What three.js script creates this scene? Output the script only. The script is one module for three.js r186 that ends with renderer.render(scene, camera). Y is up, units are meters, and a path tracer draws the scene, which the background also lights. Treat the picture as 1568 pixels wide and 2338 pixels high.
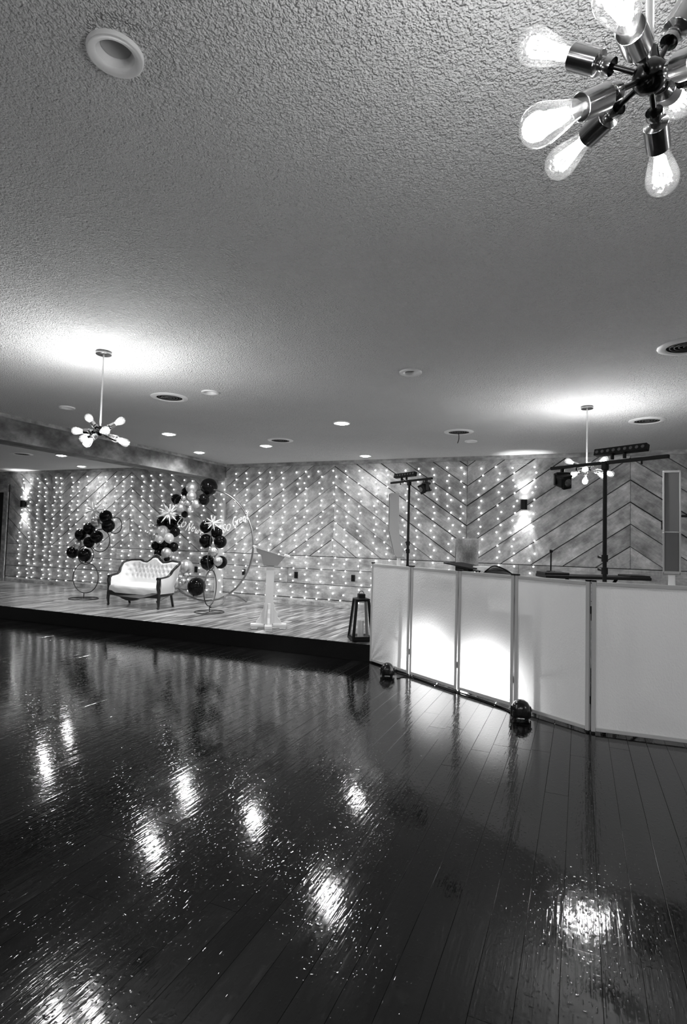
import * as THREE from 'three';
import { mergeGeometries, mergeVertices } from 'three/addons/utils/BufferGeometryUtils.js';
import { RoundedBoxGeometry } from 'three/addons/geometries/RoundedBoxGeometry.js';

// ------------------------------------------------------------------ camera, sky, exposure
const scene = new THREE.Scene();
scene.background = new THREE.Color(0x000000);
const F = 1268.6, R2 = Math.PI / 180;
const camera = new THREE.PerspectiveCamera(2 * Math.atan(1169 / F) / R2, 1568 / 2338, 0.05, 60);
{
  const yaw = 23.08 * R2, pitch = 2.80 * R2, roll = 1.55 * R2;
  const fw = new THREE.Vector3(-Math.sin(yaw) * Math.cos(pitch), Math.sin(pitch), -Math.cos(yaw) * Math.cos(pitch));
  const r0 = new THREE.Vector3(Math.cos(yaw), 0, -Math.sin(yaw)), u0 = new THREE.Vector3().crossVectors(r0, fw);
  const r = r0.clone().multiplyScalar(Math.cos(roll)).addScaledVector(u0, Math.sin(roll));
  const u = u0.clone().multiplyScalar(Math.cos(roll)).addScaledVector(r0, -Math.sin(roll));
  camera.position.set(11.5035, 1.4554, 9.3762);
  camera.quaternion.setFromRotationMatrix(new THREE.Matrix4().makeBasis(r, u, fw.clone().negate()));
}
const renderer = new THREE.WebGLRenderer({ antialias: true });
renderer.toneMapping = THREE.LinearToneMapping;
renderer.toneMappingExposure = 1.0;
renderer.shadowMap.enabled = true;
// brightness of every kind of lamp in the hall
const BULB = 0.5, GLASS_GLOW = 0.5, FILAMENT_GLOW = 30, DOWNLIGHT = 9, DOWN_GLOW = 45, SCONCE = 4, PAR = 11, FAIRY_GLOW = 5;

// ------------------------------------------------------------------ helpers
let seed = 7;
const rnd = () => { seed = (seed * 1664525 + 1013904223) >>> 0; return seed / 4294967296; };
const rr = (a, b) => a + (b - a) * rnd();
const used = {};
function numbered(name) { const n = used[name] = (used[name] ?? -1) + 1; return n ? `${name}_${String(n).padStart(3, '0')}` : name; }
const V = (x, y, z) => new THREE.Vector3(x, y, z);
const H = 2.899, S = 0.2075;                                    // ceiling height, stage height
function shade(o) { o.castShadow = true; o.receiveShadow = true; return o; }
function part(name, geo, m, parent, label) {
  const o = shade(new THREE.Mesh(geo, m)); o.name = name; parent.add(o);
  if (label) o.userData.label = label;
  return o;
}
function tag(o, label, category, group) { o.userData = { label, category }; if (group) o.userData.group = group; return o; }
function thing(name, label, category, pos = [0, 0, 0], turn = 0, group) {
  const o = new THREE.Group(); o.name = numbered(name); o.position.set(...pos); o.rotation.y = turn; scene.add(o);
  return tag(o, label, category, group);
}
function struct(name, geo, m) {
  const o = geo ? shade(new THREE.Mesh(geo, m)) : new THREE.Group();
  o.name = name; o.userData.kind = 'structure'; scene.add(o); return o;
}
const box = (w, h, d, x = 0, y = 0, z = 0) => new THREE.BoxGeometry(w, h, d).translate(x, y, z);
const rbox = (w, h, d, x = 0, y = 0, z = 0, r = 0.006) => new RoundedBoxGeometry(w, h, d, 2, Math.min(r, w / 2.1, h / 2.1, d / 2.1)).translate(x, y, z);
const cyl = (r0, r1, h, n = 20) => new THREE.CylinderGeometry(r0, r1, h, n);
const lathe = (pts, n = 24) => new THREE.LatheGeometry(pts.map(p => new THREE.Vector2(p[0], p[1])), n);
const tube = (pts, r, seg = 24, n = 8, closed = false) => new THREE.TubeGeometry(new THREE.CatmullRomCurve3(pts.map(p => Array.isArray(p) ? V(...p) : p), closed), seg, r, n, closed);
function rod(a, b, r, n = 10, r1 = r) {                          // straight round bar from a to b
  const A = V(...a), B = V(...b), d = B.clone().sub(A), g = cyl(r1, r, d.length(), n);
  return g.applyQuaternion(new THREE.Quaternion().setFromUnitVectors(V(0, 1, 0), d.normalize())).translate((A.x + B.x) / 2, (A.y + B.y) / 2, (A.z + B.z) / 2);
}
function metric(g) {                                             // box uv in metres
  const p = g.attributes.position, n = g.attributes.normal, u = g.attributes.uv;
  for (let i = 0; i < p.count; i++) { const ax = Math.abs(n.getX(i)), ay = Math.abs(n.getY(i)), az = Math.abs(n.getZ(i)); ax > ay && ax > az ? u.setXY(i, p.getZ(i), p.getY(i)) : ay > az ? u.setXY(i, p.getX(i), p.getZ(i)) : u.setXY(i, p.getX(i), p.getY(i)); }
  return g;
}
const merge = a => mergeGeometries(a.map(g => { const n = g.index ? g.toNonIndexed() : g.clone(); for (const k of Object.keys(n.attributes)) if (!['position', 'normal', 'uv'].includes(k)) n.deleteAttribute(k); return n; }));
// a board: convex outline in x,y (counter-clockwise), face at z = t, edges chamfered; uv in metres along the direction (ca, sa)
function board(poly, t, ch, ca = 1, sa = 0, off = [0, 0]) {
  const n = poly.length, inn = [];
  for (let i = 0; i < n; i++) {
    const p = poly[i], a = poly[(i + n - 1) % n], b = poly[(i + 1) % n];
    let e1 = [p[0] - a[0], p[1] - a[1]], e2 = [b[0] - p[0], b[1] - p[1]];
    const l1 = Math.hypot(...e1), l2 = Math.hypot(...e2); e1 = [e1[0] / l1, e1[1] / l1]; e2 = [e2[0] / l2, e2[1] / l2];
    const n1 = [-e1[1], e1[0]], n2 = [-e2[1], e2[0]], k = Math.max(0.35, 1 + n1[0] * n2[0] + n1[1] * n2[1]);
    inn.push([p[0] + (n1[0] + n2[0]) / k * ch, p[1] + (n1[1] + n2[1]) / k * ch]);
  }
  const P = [], U = [];
  const put = (p, z) => { P.push(p[0], p[1], z); U.push((p[0] * ca + p[1] * sa) + off[0], (-p[0] * sa + p[1] * ca) + off[1]); };
  for (let i = 1; i < n - 1; i++) { put(inn[0], t); put(inn[i], t); put(inn[i + 1], t); }
  for (let i = 0; i < n; i++) {
    const j = (i + 1) % n;
    for (const [A, B, z0, z1] of [[poly, inn, t - ch, t], [poly, poly, 0, t - ch]]) {
      put(A[i], z0); put(A[j], z0); put(B[j], z1); put(A[i], z0); put(B[j], z1); put(B[i], z1);
    }
  }
  const g = new THREE.BufferGeometry();
  g.setAttribute('position', new THREE.Float32BufferAttribute(P, 3)); g.setAttribute('uv', new THREE.Float32BufferAttribute(U, 2));
  g.computeVertexNormals(); return g;
}
function clip(poly, a, b, c) {                                   // keeps a x + b y <= c
  const out = [];
  for (let i = 0; i < poly.length; i++) {
    const p = poly[i], q = poly[(i + 1) % poly.length], dp = a * p[0] + b * p[1] - c, dq = a * q[0] + b * q[1] - c;
    if (dp <= 0) out.push(p);
    if ((dp < 0 && dq > 0) || (dp > 0 && dq < 0)) { const t = dp / (dp - dq); out.push([p[0] + (q[0] - p[0]) * t, p[1] + (q[1] - p[1]) * t]); }
  }
  return out.filter((p, i) => { const q = out[(i + 1) % out.length]; return Math.hypot(p[0] - q[0], p[1] - q[1]) > 1e-4; });
}
// ------------------------------------------------------------------ textures (tileable value noise)
function noise(w, h, fx, fy, oct = 4, gain = 0.5) {
  const out = new Float32Array(w * h); let amp = 1, tot = 0;
  for (let o = 0; o < oct; o++, fx *= 2, fy *= 2, amp *= gain) {
    const lat = new Float32Array(fx * fy); for (let i = 0; i < lat.length; i++) lat[i] = rnd();
    tot += amp;
    for (let y = 0; y < h; y++) {
      const v = y / h * fy, j = v | 0, t = v - j, s = t * t * (3 - 2 * t), a = (j % fy) * fx, b = ((j + 1) % fy) * fx;
      for (let x = 0; x < w; x++) {
        const u = x / w * fx, i = u | 0, q = u - i, k = q * q * (3 - 2 * q), i1 = (i + 1) % fx;
        const top = lat[a + i] + (lat[a + i1] - lat[a + i]) * k, bot = lat[b + i] + (lat[b + i1] - lat[b + i]) * k;
        out[y * w + x] += amp * (top + (bot - top) * s);
      }
    }
  }
  for (let i = 0; i < out.length; i++) out[i] /= tot;
  return out;
}
const sst = (a, b, x) => { const t = Math.min(1, Math.max(0, (x - a) / (b - a))); return t * t * (3 - 2 * t); };
function tex(w, h, f, srgb, mx, my) {                            // f(i) -> 0..1; the tile covers mx by my metres
  const d = new Uint8Array(w * h * 4);
  for (let i = 0; i < w * h; i++) { const v = Math.max(0, Math.min(255, Math.round(255 * f(i)))); d[4 * i] = d[4 * i + 1] = d[4 * i + 2] = v; d[4 * i + 3] = 255; }
  const t = new THREE.DataTexture(d, w, h); t.wrapS = t.wrapT = THREE.RepeatWrapping; t.magFilter = THREE.LinearFilter; t.minFilter = THREE.LinearMipmapLinearFilter; t.generateMipmaps = true;
  t.repeat.set(1 / mx, 1 / my); if (srgb) t.colorSpace = THREE.SRGBColorSpace; t.needsUpdate = true; return t;
}
const g1 = v => new THREE.Color().setRGB(v, v, v);
const std = (v, roughness = 0.6, o = {}) => new THREE.MeshStandardMaterial({ color: g1(v), roughness, ...o });
const M = {};
{
  const w = 1024, lump = noise(w, w, 150, 150, 2, 0.7), blob = noise(w, w, 115, 115, 1), fine = noise(w, w, 300, 300, 1), big = noise(w, w, 6, 6, 3);
  M.ceiling = std(0.72, 0.92, {
    bumpMap: tex(w, w, i => 0.55 * lump[i] + 0.3 * fine[i] + 0.35 * sst(0.62, 0.85, blob[i]), false, 1.02, 1.02), bumpScale: 0.017,
    map: tex(w, w, i => 0.93 + 0.07 * big[i], false, 3.1, 3.1),
  });
}
{
  const w = 1024, h = 1024, st = noise(w, h, 5, 6, 5, 0.55), gr = noise(w, h, 7, 150, 3, 0.6), wash = noise(w, h, 18, 16, 5, 0.62), saw = noise(w, h, 180, 12, 2);
  const c = i => 0.70 + 0.45 * (st[i] - 0.5) + 0.10 * (gr[i] - 0.5) + 0.5 * (wash[i] - 0.5) - 0.2 * sst(0.58, 0.72, st[i]) * sst(0.42, 0.62, wash[i]) + 0.06 * (saw[i] - 0.5);
  const map = tex(w, h, c, true, 2.6, 1.3), bump = tex(w, h, i => 0.6 * gr[i] + 0.4 * saw[i], false, 2.6, 1.3);
  M.board = [0.80, 0.92, 0.70, 0.86].map(v => std(v, 0.62, { map, bumpMap: bump, bumpScale: 0.002 }));
  const bm = noise(w, h, 6, 8, 6, 0.62); M.beam = std(0.5, 0.6, { map: tex(w, h, i => 0.62 + 1.1 * (bm[i] - 0.5), true, 2.2, 2.2) });
}
{
  const w = 2048, h = 2048, run = noise(w, h, 150, 5, 3, 0.6), dots = noise(w, h, 300, 140, 1), wave = noise(w, h, 16, 4, 3, 0.55), orange = noise(w, h, 110, 60, 2, 0.5), scuff = noise(w, h, 60, 24, 4, 0.6), worn = noise(w, h, 4, 3, 4, 0.6);
  const bump = tex(w, h, i => 0.3 * wave[i] + 0.3 * run[i] + 0.16 * orange[i] + 0.2 * sst(0.7, 1.0, dots[i]), false, 2.05, 2.05);
  const map = tex(w, h, i => 0.42 + 0.35 * (run[i] - 0.5) + 0.3 * (worn[i] - 0.5) + 0.25 * sst(0.6, 0.8, scuff[i]) * sst(0.45, 0.65, worn[i]), true, 2.05, 2.05);
  const rough = tex(w, h, i => 0.75 + 0.5 * (scuff[i] - 0.5) + 0.3 * sst(0.5, 0.7, worn[i]), false, 2.05, 2.05);
  M.plank = [0.026, 0.032, 0.022, 0.028].map(v => std(v, 0.095, { map, bumpMap: bump, bumpScale: 0.0016, roughnessMap: rough }));
}
{
  const w = 1024, h = 1024, run = noise(w, h, 40, 5, 4, 0.6), fine = noise(w, h, 160, 10, 2), pat = noise(w, h, 5, 3, 3);
  const map = tex(w, h, i => 0.6 + 1.15 * (run[i] - 0.5) + 0.3 * (fine[i] - 0.5) + 0.5 * (pat[i] - 0.5), true, 1.4, 2.2);
  M.stage = [0.68, 0.8, 0.56].map(v => std(v, 0.3, { map, bumpMap: tex(w, h, i => run[i], false, 1.4, 2.2), bumpScale: 0.0012 }));
}
{
  const w = 512, n = noise(w, w, 128, 128, 2), b = noise(w, w, 5, 5, 4);
  M.plaster = std(0.45, 0.85, { map: tex(w, w, i => 0.85 + 0.15 * b[i], false, 2, 2) });
  M.velvet = std(0.82, 0.75, { bumpMap: tex(w, w, i => n[i], false, 0.4, 0.4), bumpScale: 0.0006 });
  M.cloth = new THREE.MeshPhysicalMaterial({ color: g1(0.88), roughness: 1, transmission: 0.3, thickness: 0, specularIntensity: 0.15, side: THREE.DoubleSide, bumpMap: tex(w, w, i => 0.5 * n[i] + 0.5 * b[i], false, 1.3, 1.3), bumpScale: 0.004 });
  M.chairCloth = std(0.6, 0.85, { map: tex(w, w, i => 0.55 + 0.9 * (b[i] - 0.5) + 0.2 * n[i], true, 0.9, 1.8) });
}
M.post = std(0.62, 0.5); M.black = new THREE.MeshPhysicalMaterial({ color: g1(0.004), roughness: 0.5, specularIntensity: 0.45 }); M.blackGloss = std(0.008, 0.16); M.blackMatte = std(0.01, 0.8); M.darkWood = std(0.018, 0.3);
M.white = std(0.8, 0.45); M.whiteTrim = std(0.78, 0.4); M.alu = std(0.5, 0.4); M.grey = std(0.3, 0.6);
M.grille = std(0.12, 0.7); M.cabinet = std(0.42, 0.5); M.can = std(0.5, 0.7); M.candle = std(0.75, 0.6);
M.rodMetal = std(0.7, 0.4, { metalness: 0.8 }); M.nickel = std(0.36, 0.16, { metalness: 1 }); M.darkNickel = std(0.07, 0.2, { metalness: 1 }); M.steel = std(0.35, 0.3, { metalness: 1 });
M.hoop = std(0.05, 0.45); M.ringWhite = std(0.42, 0.3, { metalness: 1 });
M.chrome = std(0.66, 0.32, { metalness: 0.72 }); M.foil = std(0.95, 0.32, { metalness: 0.45 });
M.balloon = new THREE.MeshPhysicalMaterial({ color: g1(0.004), roughness: 0.06, specularIntensity: 0.4 }); M.gap = std(0.02, 0.9);
M.clear = new THREE.MeshPhysicalMaterial({ color: g1(0.92), roughness: 0.35, transmission: 0.55, thickness: 0 });
M.glass = new THREE.MeshPhysicalMaterial({ color: g1(0.97), roughness: 0.05, transmission: 0.9, thickness: 0, ior: 1.5 });
M.bulbGlass = new THREE.MeshPhysicalMaterial({ color: g1(0.98), roughness: 0.085, transmission: 1, thickness: 0, ior: 1.5, emissive: g1(1), emissiveIntensity: GLASS_GLOW });
M.filament = std(0.9, 0.5, { emissive: g1(1), emissiveIntensity: FILAMENT_GLOW });
M.lampFace = std(0.9, 0.5, { emissive: g1(1), emissiveIntensity: DOWN_GLOW });
M.fairy = std(0.9, 0.5, { emissive: g1(1), emissiveIntensity: FAIRY_GLOW });
M.wire = std(0.42, 0.6);

// ------------------------------------------------------------------ the hall: ceiling, floor, walls
const X0 = -3.6, X1 = 16.4, Z1 = 14.2;
const VENTS = [[7.519, 4.78], [7.402, 2.214], [10.037, 2.161], [12.201, 2.266], [12.2, 4.838], [1.824, 2.183]];
const SPEAKERS = [[10.208, 8.183, 0.082], [10.163, 4.85, 0.096], [8.072, 4.826, 0.088], [6.012, 4.764, 0.088], [10.07, 1.455, 0.088]];
const DOWN = [[6.073, 3.097], [8.776, 3.108], [6.94, 1.857], [5.418, 1.547], [8.11, 0.522], [2.478, 1.867], [1.464, 0.499]];
const DOWN_ADDED = [[13.3, 9.6], [10.4, 10.2], [11.9, 11.6], [9.0, 11.2], [13.5, 11.4], [6.2, 8.6], [1.6, 4.6]];  // positions of the added fill downlights, all out of view
{
  const sh = new THREE.Shape([[X0, -Z1], [X1, -Z1], [X1, 0.1], [X0, 0.1]].map(p => new THREE.Vector2(...p)));
  for (const [x, z, r] of [...VENTS.map(v => [...v, 0.133 / 0.74]), ...SPEAKERS, ...[...DOWN, ...DOWN_ADDED].map(d => [...d, 0.108])]) { const h = new THREE.Path(); h.absarc(x, -z, r * 0.74, 0, Math.PI * 2, true); sh.holes.push(h); }
  struct('ceiling', new THREE.ExtrudeGeometry(sh, { depth: 0.03, bevelEnabled: false, curveSegments: 28 }).rotateX(-Math.PI / 2).translate(0, H, 0), M.ceiling);
  struct('roof_slab', box(X1 - X0 + 0.4, 0.1, Z1 + 0.4, (X0 + X1) / 2, H + 0.3, Z1 / 2), M.plaster);
}
// main floor: narrow boards laid towards the back wall
{
  const floor = struct('floor');
  part('subfloor', box(X1 - X0, 0.1, Z1, (X0 + X1) / 2, -0.075, Z1 / 2), M.gap, floor);
  const PW = 0.1291, rest = [], list = [];
  for (let k = Math.ceil((X0 - 11.322) / PW); 11.322 + (k + 1) * PW < X1; k++) {
    const x = 11.322 + k * PW; let z = 2.95 - rr(0, 1.2);
    if (x > 11.9) z = -0.02;
    while (z < Z1 - 0.05) {
      let e = z + rr(1.9, 3.4); if (Z1 - e < 0.6) e = Z1;
      if (k === -2 && z < 5.15 && e > 5.15) e = 5.155; if (k === -3 && z < 5.16 && e > 5.16) e = 5.16; if (k === -1 && z < 5.135 && e > 5.135) e = 5.135; if (k === -5 && z < 5.69 && e > 5.69) e = 5.69;
      const a = Math.max(z, -0.02), d = 0.0003 + (rnd() < 0.15 ? rr(0, 0.0012) : 0), y = rr(-0.00025, 0.00025);
      const g = board([[x + d, -e + 0.0006], [x + PW - d, -e + 0.0006], [x + PW - d, -a - 0.0006], [x + d, -a - 0.0006]], 0.02, 0.0009, 1, 0, [rr(0, 3), rr(0, 3)]).rotateX(-Math.PI / 2).translate(0, -0.02 + y, 0);
      const dist = Math.hypot(x - 11, (a + e) / 2 - 8), inView = x > 2 && x < 13.6 && a < 9 && e > 3;
      list.push([inView ? dist : 99, g]); z = e;
    }
  }
  list.sort((a, b) => a[0] - b[0]);
  list.forEach(([, g], i) => i < 298 ? part('plank', g, M.plank[(rnd() * 4) | 0], floor) : rest.push(g));
  part('far_planks', merge(rest), M.plank[0], floor).userData.kind = 'stuff';
}
// stage: low platform, light boards on top, black fascia
const SX = 11.9, stage = struct('stage_floor');
{
  part('stage_base', box(SX - X0, S - 0.02, 3.05, (X0 + SX) / 2, (S - 0.02) / 2, 1.525), M.blackMatte, stage);
  part('fascia', rbox(SX + 0.014 - X0, S - 0.004, 0.018, (X0 + SX + 0.014) / 2, (S - 0.004) / 2, 3.062, 0.003), M.blackGloss, stage);
  part('fascia', rbox(0.018, S - 0.004, 3.05, SX + 0.009, (S - 0.004) / 2, 1.53, 0.003), M.blackGloss, stage);
  const far = [];
  for (let x = X0, k = 0; x < SX; x += 0.18, k++) {
    const cut = [0.02, rr(0.7, 2.3), 3.07];
    for (let j = 0; j < 2; j++) {
      const g = board([[x + 0.0007, -cut[j + 1] + 0.0008], [Math.min(x + 0.1793, SX + 0.015), -cut[j + 1] + 0.0008], [Math.min(x + 0.1793, SX + 0.015), -cut[j] - 0.0008], [x + 0.0007, -cut[j] - 0.0008]], 0.016, 0.0012, 1, 0, [rr(0, 3), rr(0, 3)]).rotateX(-Math.PI / 2).translate(0, S - 0.016, 0);
      part('stage_plank', g, M.stage[(rnd() * 3) | 0], stage);
    }
  }
}
// back wall: chevron of wide weathered boards above three level boards
const W = 2.44, YC = 1.125, CH = 0.3345, SL = 0.711, TOP = 2.83;
{
  const wall = struct('wall_back');
  part('backing', box(X1 + 1.5, H + 0.1, 0.1, (X1 - 1.5) / 2, H / 2, -0.052), M.gap, wall);
  part('backing', box(X0 + 2.4 > 0 ? 0.1 : -2.4 - X0, H + 0.1, 0.1, (X0 - 2.4) / 2, H / 2, -0.052), M.gap, wall);
  part('backing', box(0.9, H - 2.4, 0.1, -1.95, (H + 2.4) / 2, -0.052), M.gap, wall);
  const put = (poly, ca, sa, t) => part('board', board(poly, t, 0.003, ca, sa, [rr(0, 5), rr(0, 5)]), M.board[(rnd() * 4) | 0], wall);
  const c = Math.cos(Math.atan(SL)), s = Math.sin(Math.atan(SL));
  for (let n = -1; n < 7; n++) {
    const up = ((n % 2) + 2) % 2 === 0 ? 1 : -1;                  // boards climb to the odd joints
    const xa = n * W, xb = xa + W, xp = up > 0 ? xb : xa;         // xp is the peak side
    const x0 = Math.max(xa, -1.44), x1 = Math.min(xb, X1);
    for (let k = -5; k < 8; k++) {
      const g = rnd() < 0.2 ? 0.0025 : rr(0.006, 0.0105), y0 = 2.465 + CH * (k - 1), y1 = y0 + CH;
      let poly = [[x0 + 0.002, YC + 0.004], [x1 - 0.002, YC + 0.004], [x1 - 0.002, TOP], [x0 + 0.002, TOP]];
      poly = clip(poly, up * -SL, 1, y1 - up * SL * xp - g); poly = clip(poly, up * SL, -1, -(y0 - up * SL * xp) - g);
      if (poly.length > 2) put(poly, c, up * s, 0.02 + rr(-0.003, 0.003));
    }
  }
  const rows = [[0.882, YC], [0.607, 0.882], [0.335, 0.607], [0.0, 0.335]];
  rows.forEach(([a, b], r) => {
    let x = -1.44;
    const cuts = [[2.1, 5.0, 7.86, 10.6, 13.3], [0.9, 4.85, 6.4, 9.3, 12.2], [1.9, 4.85, 8.4, 11.2, 14], [0.4, 3.3, 6.1, 9.0, 12]][r];
    for (const e of [...cuts, X1]) { const q = rnd() < 0.25 ? 0.002 : 0.007; put([[x + 0.002, a + q], [e - 0.002, a + q], [e - 0.002, b - q], [x + 0.002, b - q]], 1, 0, 0.02 + rr(-0.002, 0.002)); x = e; }
  });
  put([[X0, 0.2], [-2.42, 0.2], [-2.42, 2.58], [X0, 2.58]], 0, 1, 0.02);
  put([[X0, 2.585], [-1.444, 2.585], [-1.444, TOP], [X0, TOP]], 1, 0, 0.02);
  struct('trim_1', metric(box(X1 - X0, H - TOP, 0.035, (X0 + X1) / 2, (H + TOP) / 2, 0.0175)), M.board[2]);
  struct('baseboard_back', metric(rbox(11.9 + 1.44, 0.085, 0.03, (11.9 - 1.44) / 2, S + 0.043, 0.036, 0.004)), M.board[1]);
  struct('trim_2', metric(rbox(0.17, 2.42, 0.05, 4.848, S + 1.21, 0.042, 0.004)), M.post);
  // beam under the ceiling, running forward from the back wall
  struct('beam', metric(rbox(0.36, 0.33, 8.2, 4.74, H - 0.165, 4.12, 0.006)), M.beam);
  struct('trim_3', metric(box(0.02, 0.05, 8.2, 4.928, H - 0.025, 4.12)), M.board[2]);
}
{ // doorway at the far left: casing and a dark door slab
  const d = struct('door_1');
  part('door_panel', rbox(0.84, 2.18, 0.04, -1.98, S + 1.09, -0.06, 0.003), M.blackMatte, d);
  part('casing', metric(rbox(0.15, 2.36, 0.035, -1.55, S + 1.18, 0.03, 0.004)), M.board[1], d);
  part('casing', metric(rbox(0.15, 2.36, 0.035, -2.42, S + 1.18, 0.03, 0.004)), M.board[1], d);
  part('casing', metric(rbox(1.02, 0.2, 0.035, -1.985, S + 2.28, 0.034, 0.004)), M.board[3], d);
}
struct('wall_left', metric(box(0.2, H + 0.2, Z1, X0 - 0.1, H / 2, Z1 / 2)), M.plaster);
struct('wall_right', metric(box(0.2, H + 0.2, Z1, X1 + 0.1, H / 2, Z1 / 2)), M.plaster);
struct('wall_front', metric(box(X1 - X0 + 0.4, H + 0.2, 0.2, (X0 + X1) / 2, H / 2, Z1 + 0.1)), M.plaster);

// ------------------------------------------------------------------ ceiling fittings
const canGeo = (r, k = 0.73) => lathe([[r, 0], [r * 0.985, -0.011], [r * 0.93, -0.014], [r * (k + 0.04), -0.011], [r * k, 0.002]], 40);
function can(name, label, cat, x, z, r, lit, group, dim = 1) {
  const t = thing(name, label, cat, [x, H, z], 0, group);
  part('trim_ring', canGeo(r, lit ? 0.73 : 0.66), M.whiteTrim, t);
  if (lit) {
    part('housing', lathe([[r * 0.73, 0.0], [r * 0.7, 0.09], [0.0, 0.09]], 28), M.whiteTrim, t);
    part('lamp_face', lathe([[0, -0.026], [r * 0.4, -0.0235], [r * 0.62, -0.016], [r * 0.74, -0.001], [r * 0.72, 0.006], [0, 0.006]], 32), M.lampFace, t);
    const l = new THREE.SpotLight(0xffffff, DOWNLIGHT * dim, 0, 87 * R2, 0.8, 2); l.position.set(0, -0.05, 0); l.target.position.set(0, -1, 0); l.castShadow = true; l.shadow.radius = 2.6; t.add(l, l.target);
  } else {
    part('reflector', lathe([[r * 0.66, 0.0], [r * 0.56, 0.014], [r * 0.52, 0.03], [r * 0.52, 0.06], [0, 0.06]], 32), M.whiteTrim, t);
    part('grille', lathe([[0, 0.024], [r * 0.3, 0.023], [r * 0.53, 0.02]], 28), M.can, t);
  }
  return t;
}
['large round white ceiling can nearest the camera, with a deep unlit recess', 'small unlit round can in the middle of the ceiling', 'unlit round can beside the vent to the right of the left chandelier', 'faint unlit can on the ceiling to the left of the left chandelier rod', 'faint flat disc on the ceiling behind the vent with a hanging string'].forEach((l, i) => can('ceiling_can', l, 'ceiling can', ...SPEAKERS[i], false));
['lit recessed downlight to the right of the left chandelier', 'largest lit recessed downlight, alone in the middle of the ceiling', 'lit recessed downlight just left of the vent over the middle of the stage', 'lit recessed downlight close to the beam and shining on it', 'lit recessed downlight nearest the back wall, above the chevron peak', 'nearer of the two lit downlights beyond the beam', 'farther small lit downlight beyond the beam, by the back wall'].forEach((l, i) => can('recessed_downlight', l, 'downlight', ...DOWN[i], 0.108, true, undefined, [1, 1, 1, 1.2, 0.3, 1, 0.4][i]));
DOWN_ADDED.forEach(d => can('recessed_downlight', 'added downlight out of view, for fill light', 'downlight', ...d, 0.108, true, 'downlights outside the picture'));  // unseen downlights added to brighten the panel fronts and the hall
function vent(x, z, label, cord) {
  const t = thing('ceiling_vent', label, 'vent', [x, H, z]);
  part('flange', lathe([[0.192, 0], [0.19, -0.006], [0.165, -0.012], [0.14, -0.014], [0.132, -0.008], [0.132, 0.02]], 40), M.whiteTrim, t);
  for (let k = 0; k < 4; k++) { const r = 0.112 - k * 0.029; part('ring_vane', lathe([[r, -0.006], [r - 0.006, -0.008], [r - 0.007, -0.005], [r - 0.001, -0.003], [r, -0.006]], 36), M.grille, t); }
  part('vane_bar', box(0.26, 0.006, 0.006, 0, 0.004, 0), M.grey, t);
  part('throat', lathe([[0.131, -0.006], [0.131, 0.16], [0, 0.16]], 32), M.blackMatte, t);
  if (cord) part('cord', tube([[0, -0.02, 0], [0.004, -0.09, 0], [-0.012, -0.15, 0.005]], 0.005, 10, 6), M.black, t);
}
for (const v of [[7.519, 4.78, 'round ceiling vent to the right of the left chandelier rod'], [7.402, 2.214, 'round ceiling vent beside the downlight over the middle of the stage'], [10.037, 2.161, 'round ceiling vent with a short string hanging from it', true], [12.201, 2.266, 'round ceiling vent to the right of the far chandelier'], [12.2, 4.838, 'large round ceiling vent cut by the right edge of the picture'], [1.824, 2.183, 'round ceiling vent beyond the beam at the far left']]) vent(...v);

// ------------------------------------------------------------------ sputnik chandeliers
const bulbProfile = [[0.0125, 0], [0.0145, 0.012], [0.0185, 0.034], [0.0255, 0.062], [0.0305, 0.084], [0.0318, 0.096], [0.0300, 0.108], [0.0240, 0.118], [0.0140, 0.1245], [0.0035, 0.1265], [0, 0.1265]];
const bulbGeo = lathe(bulbProfile, 28);
const filGeo = (() => {
  const a = [];
  for (let k = 0; k < 12; k++) { const t = k / 12 * Math.PI * 2, r0 = 0.0085, r1 = 0.0165; a.push(rod([Math.cos(t) * r0, 0.04, Math.sin(t) * r0], [Math.cos(t + 0.3) * r1, 0.096, Math.sin(t + 0.3) * r1], 0.0021, 5)); }
  return merge(a);
})();
const stemGeo = merge([rod([0, 0, 0], [0, 0.045, 0], 0.006, 8, 0.003), rod([0, 0.045, 0], [0, 0.1, 0], 0.0012, 5)]);
const socketGeo = lathe([[0, 0.083], [0.0115, 0.083], [0.0115, 0.0945], [0.009, 0.0955], [0.0205, 0.098], [0.0215, 0.1], [0.0215, 0.153], [0.0205, 0.154], [0.0195, 0.152], [0.0195, 0.104], [0, 0.104]], 28);
const capGeo = lathe([[0.0145, 0.072], [0.0145, 0.084], [0.0115, 0.085]], 20);
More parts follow.
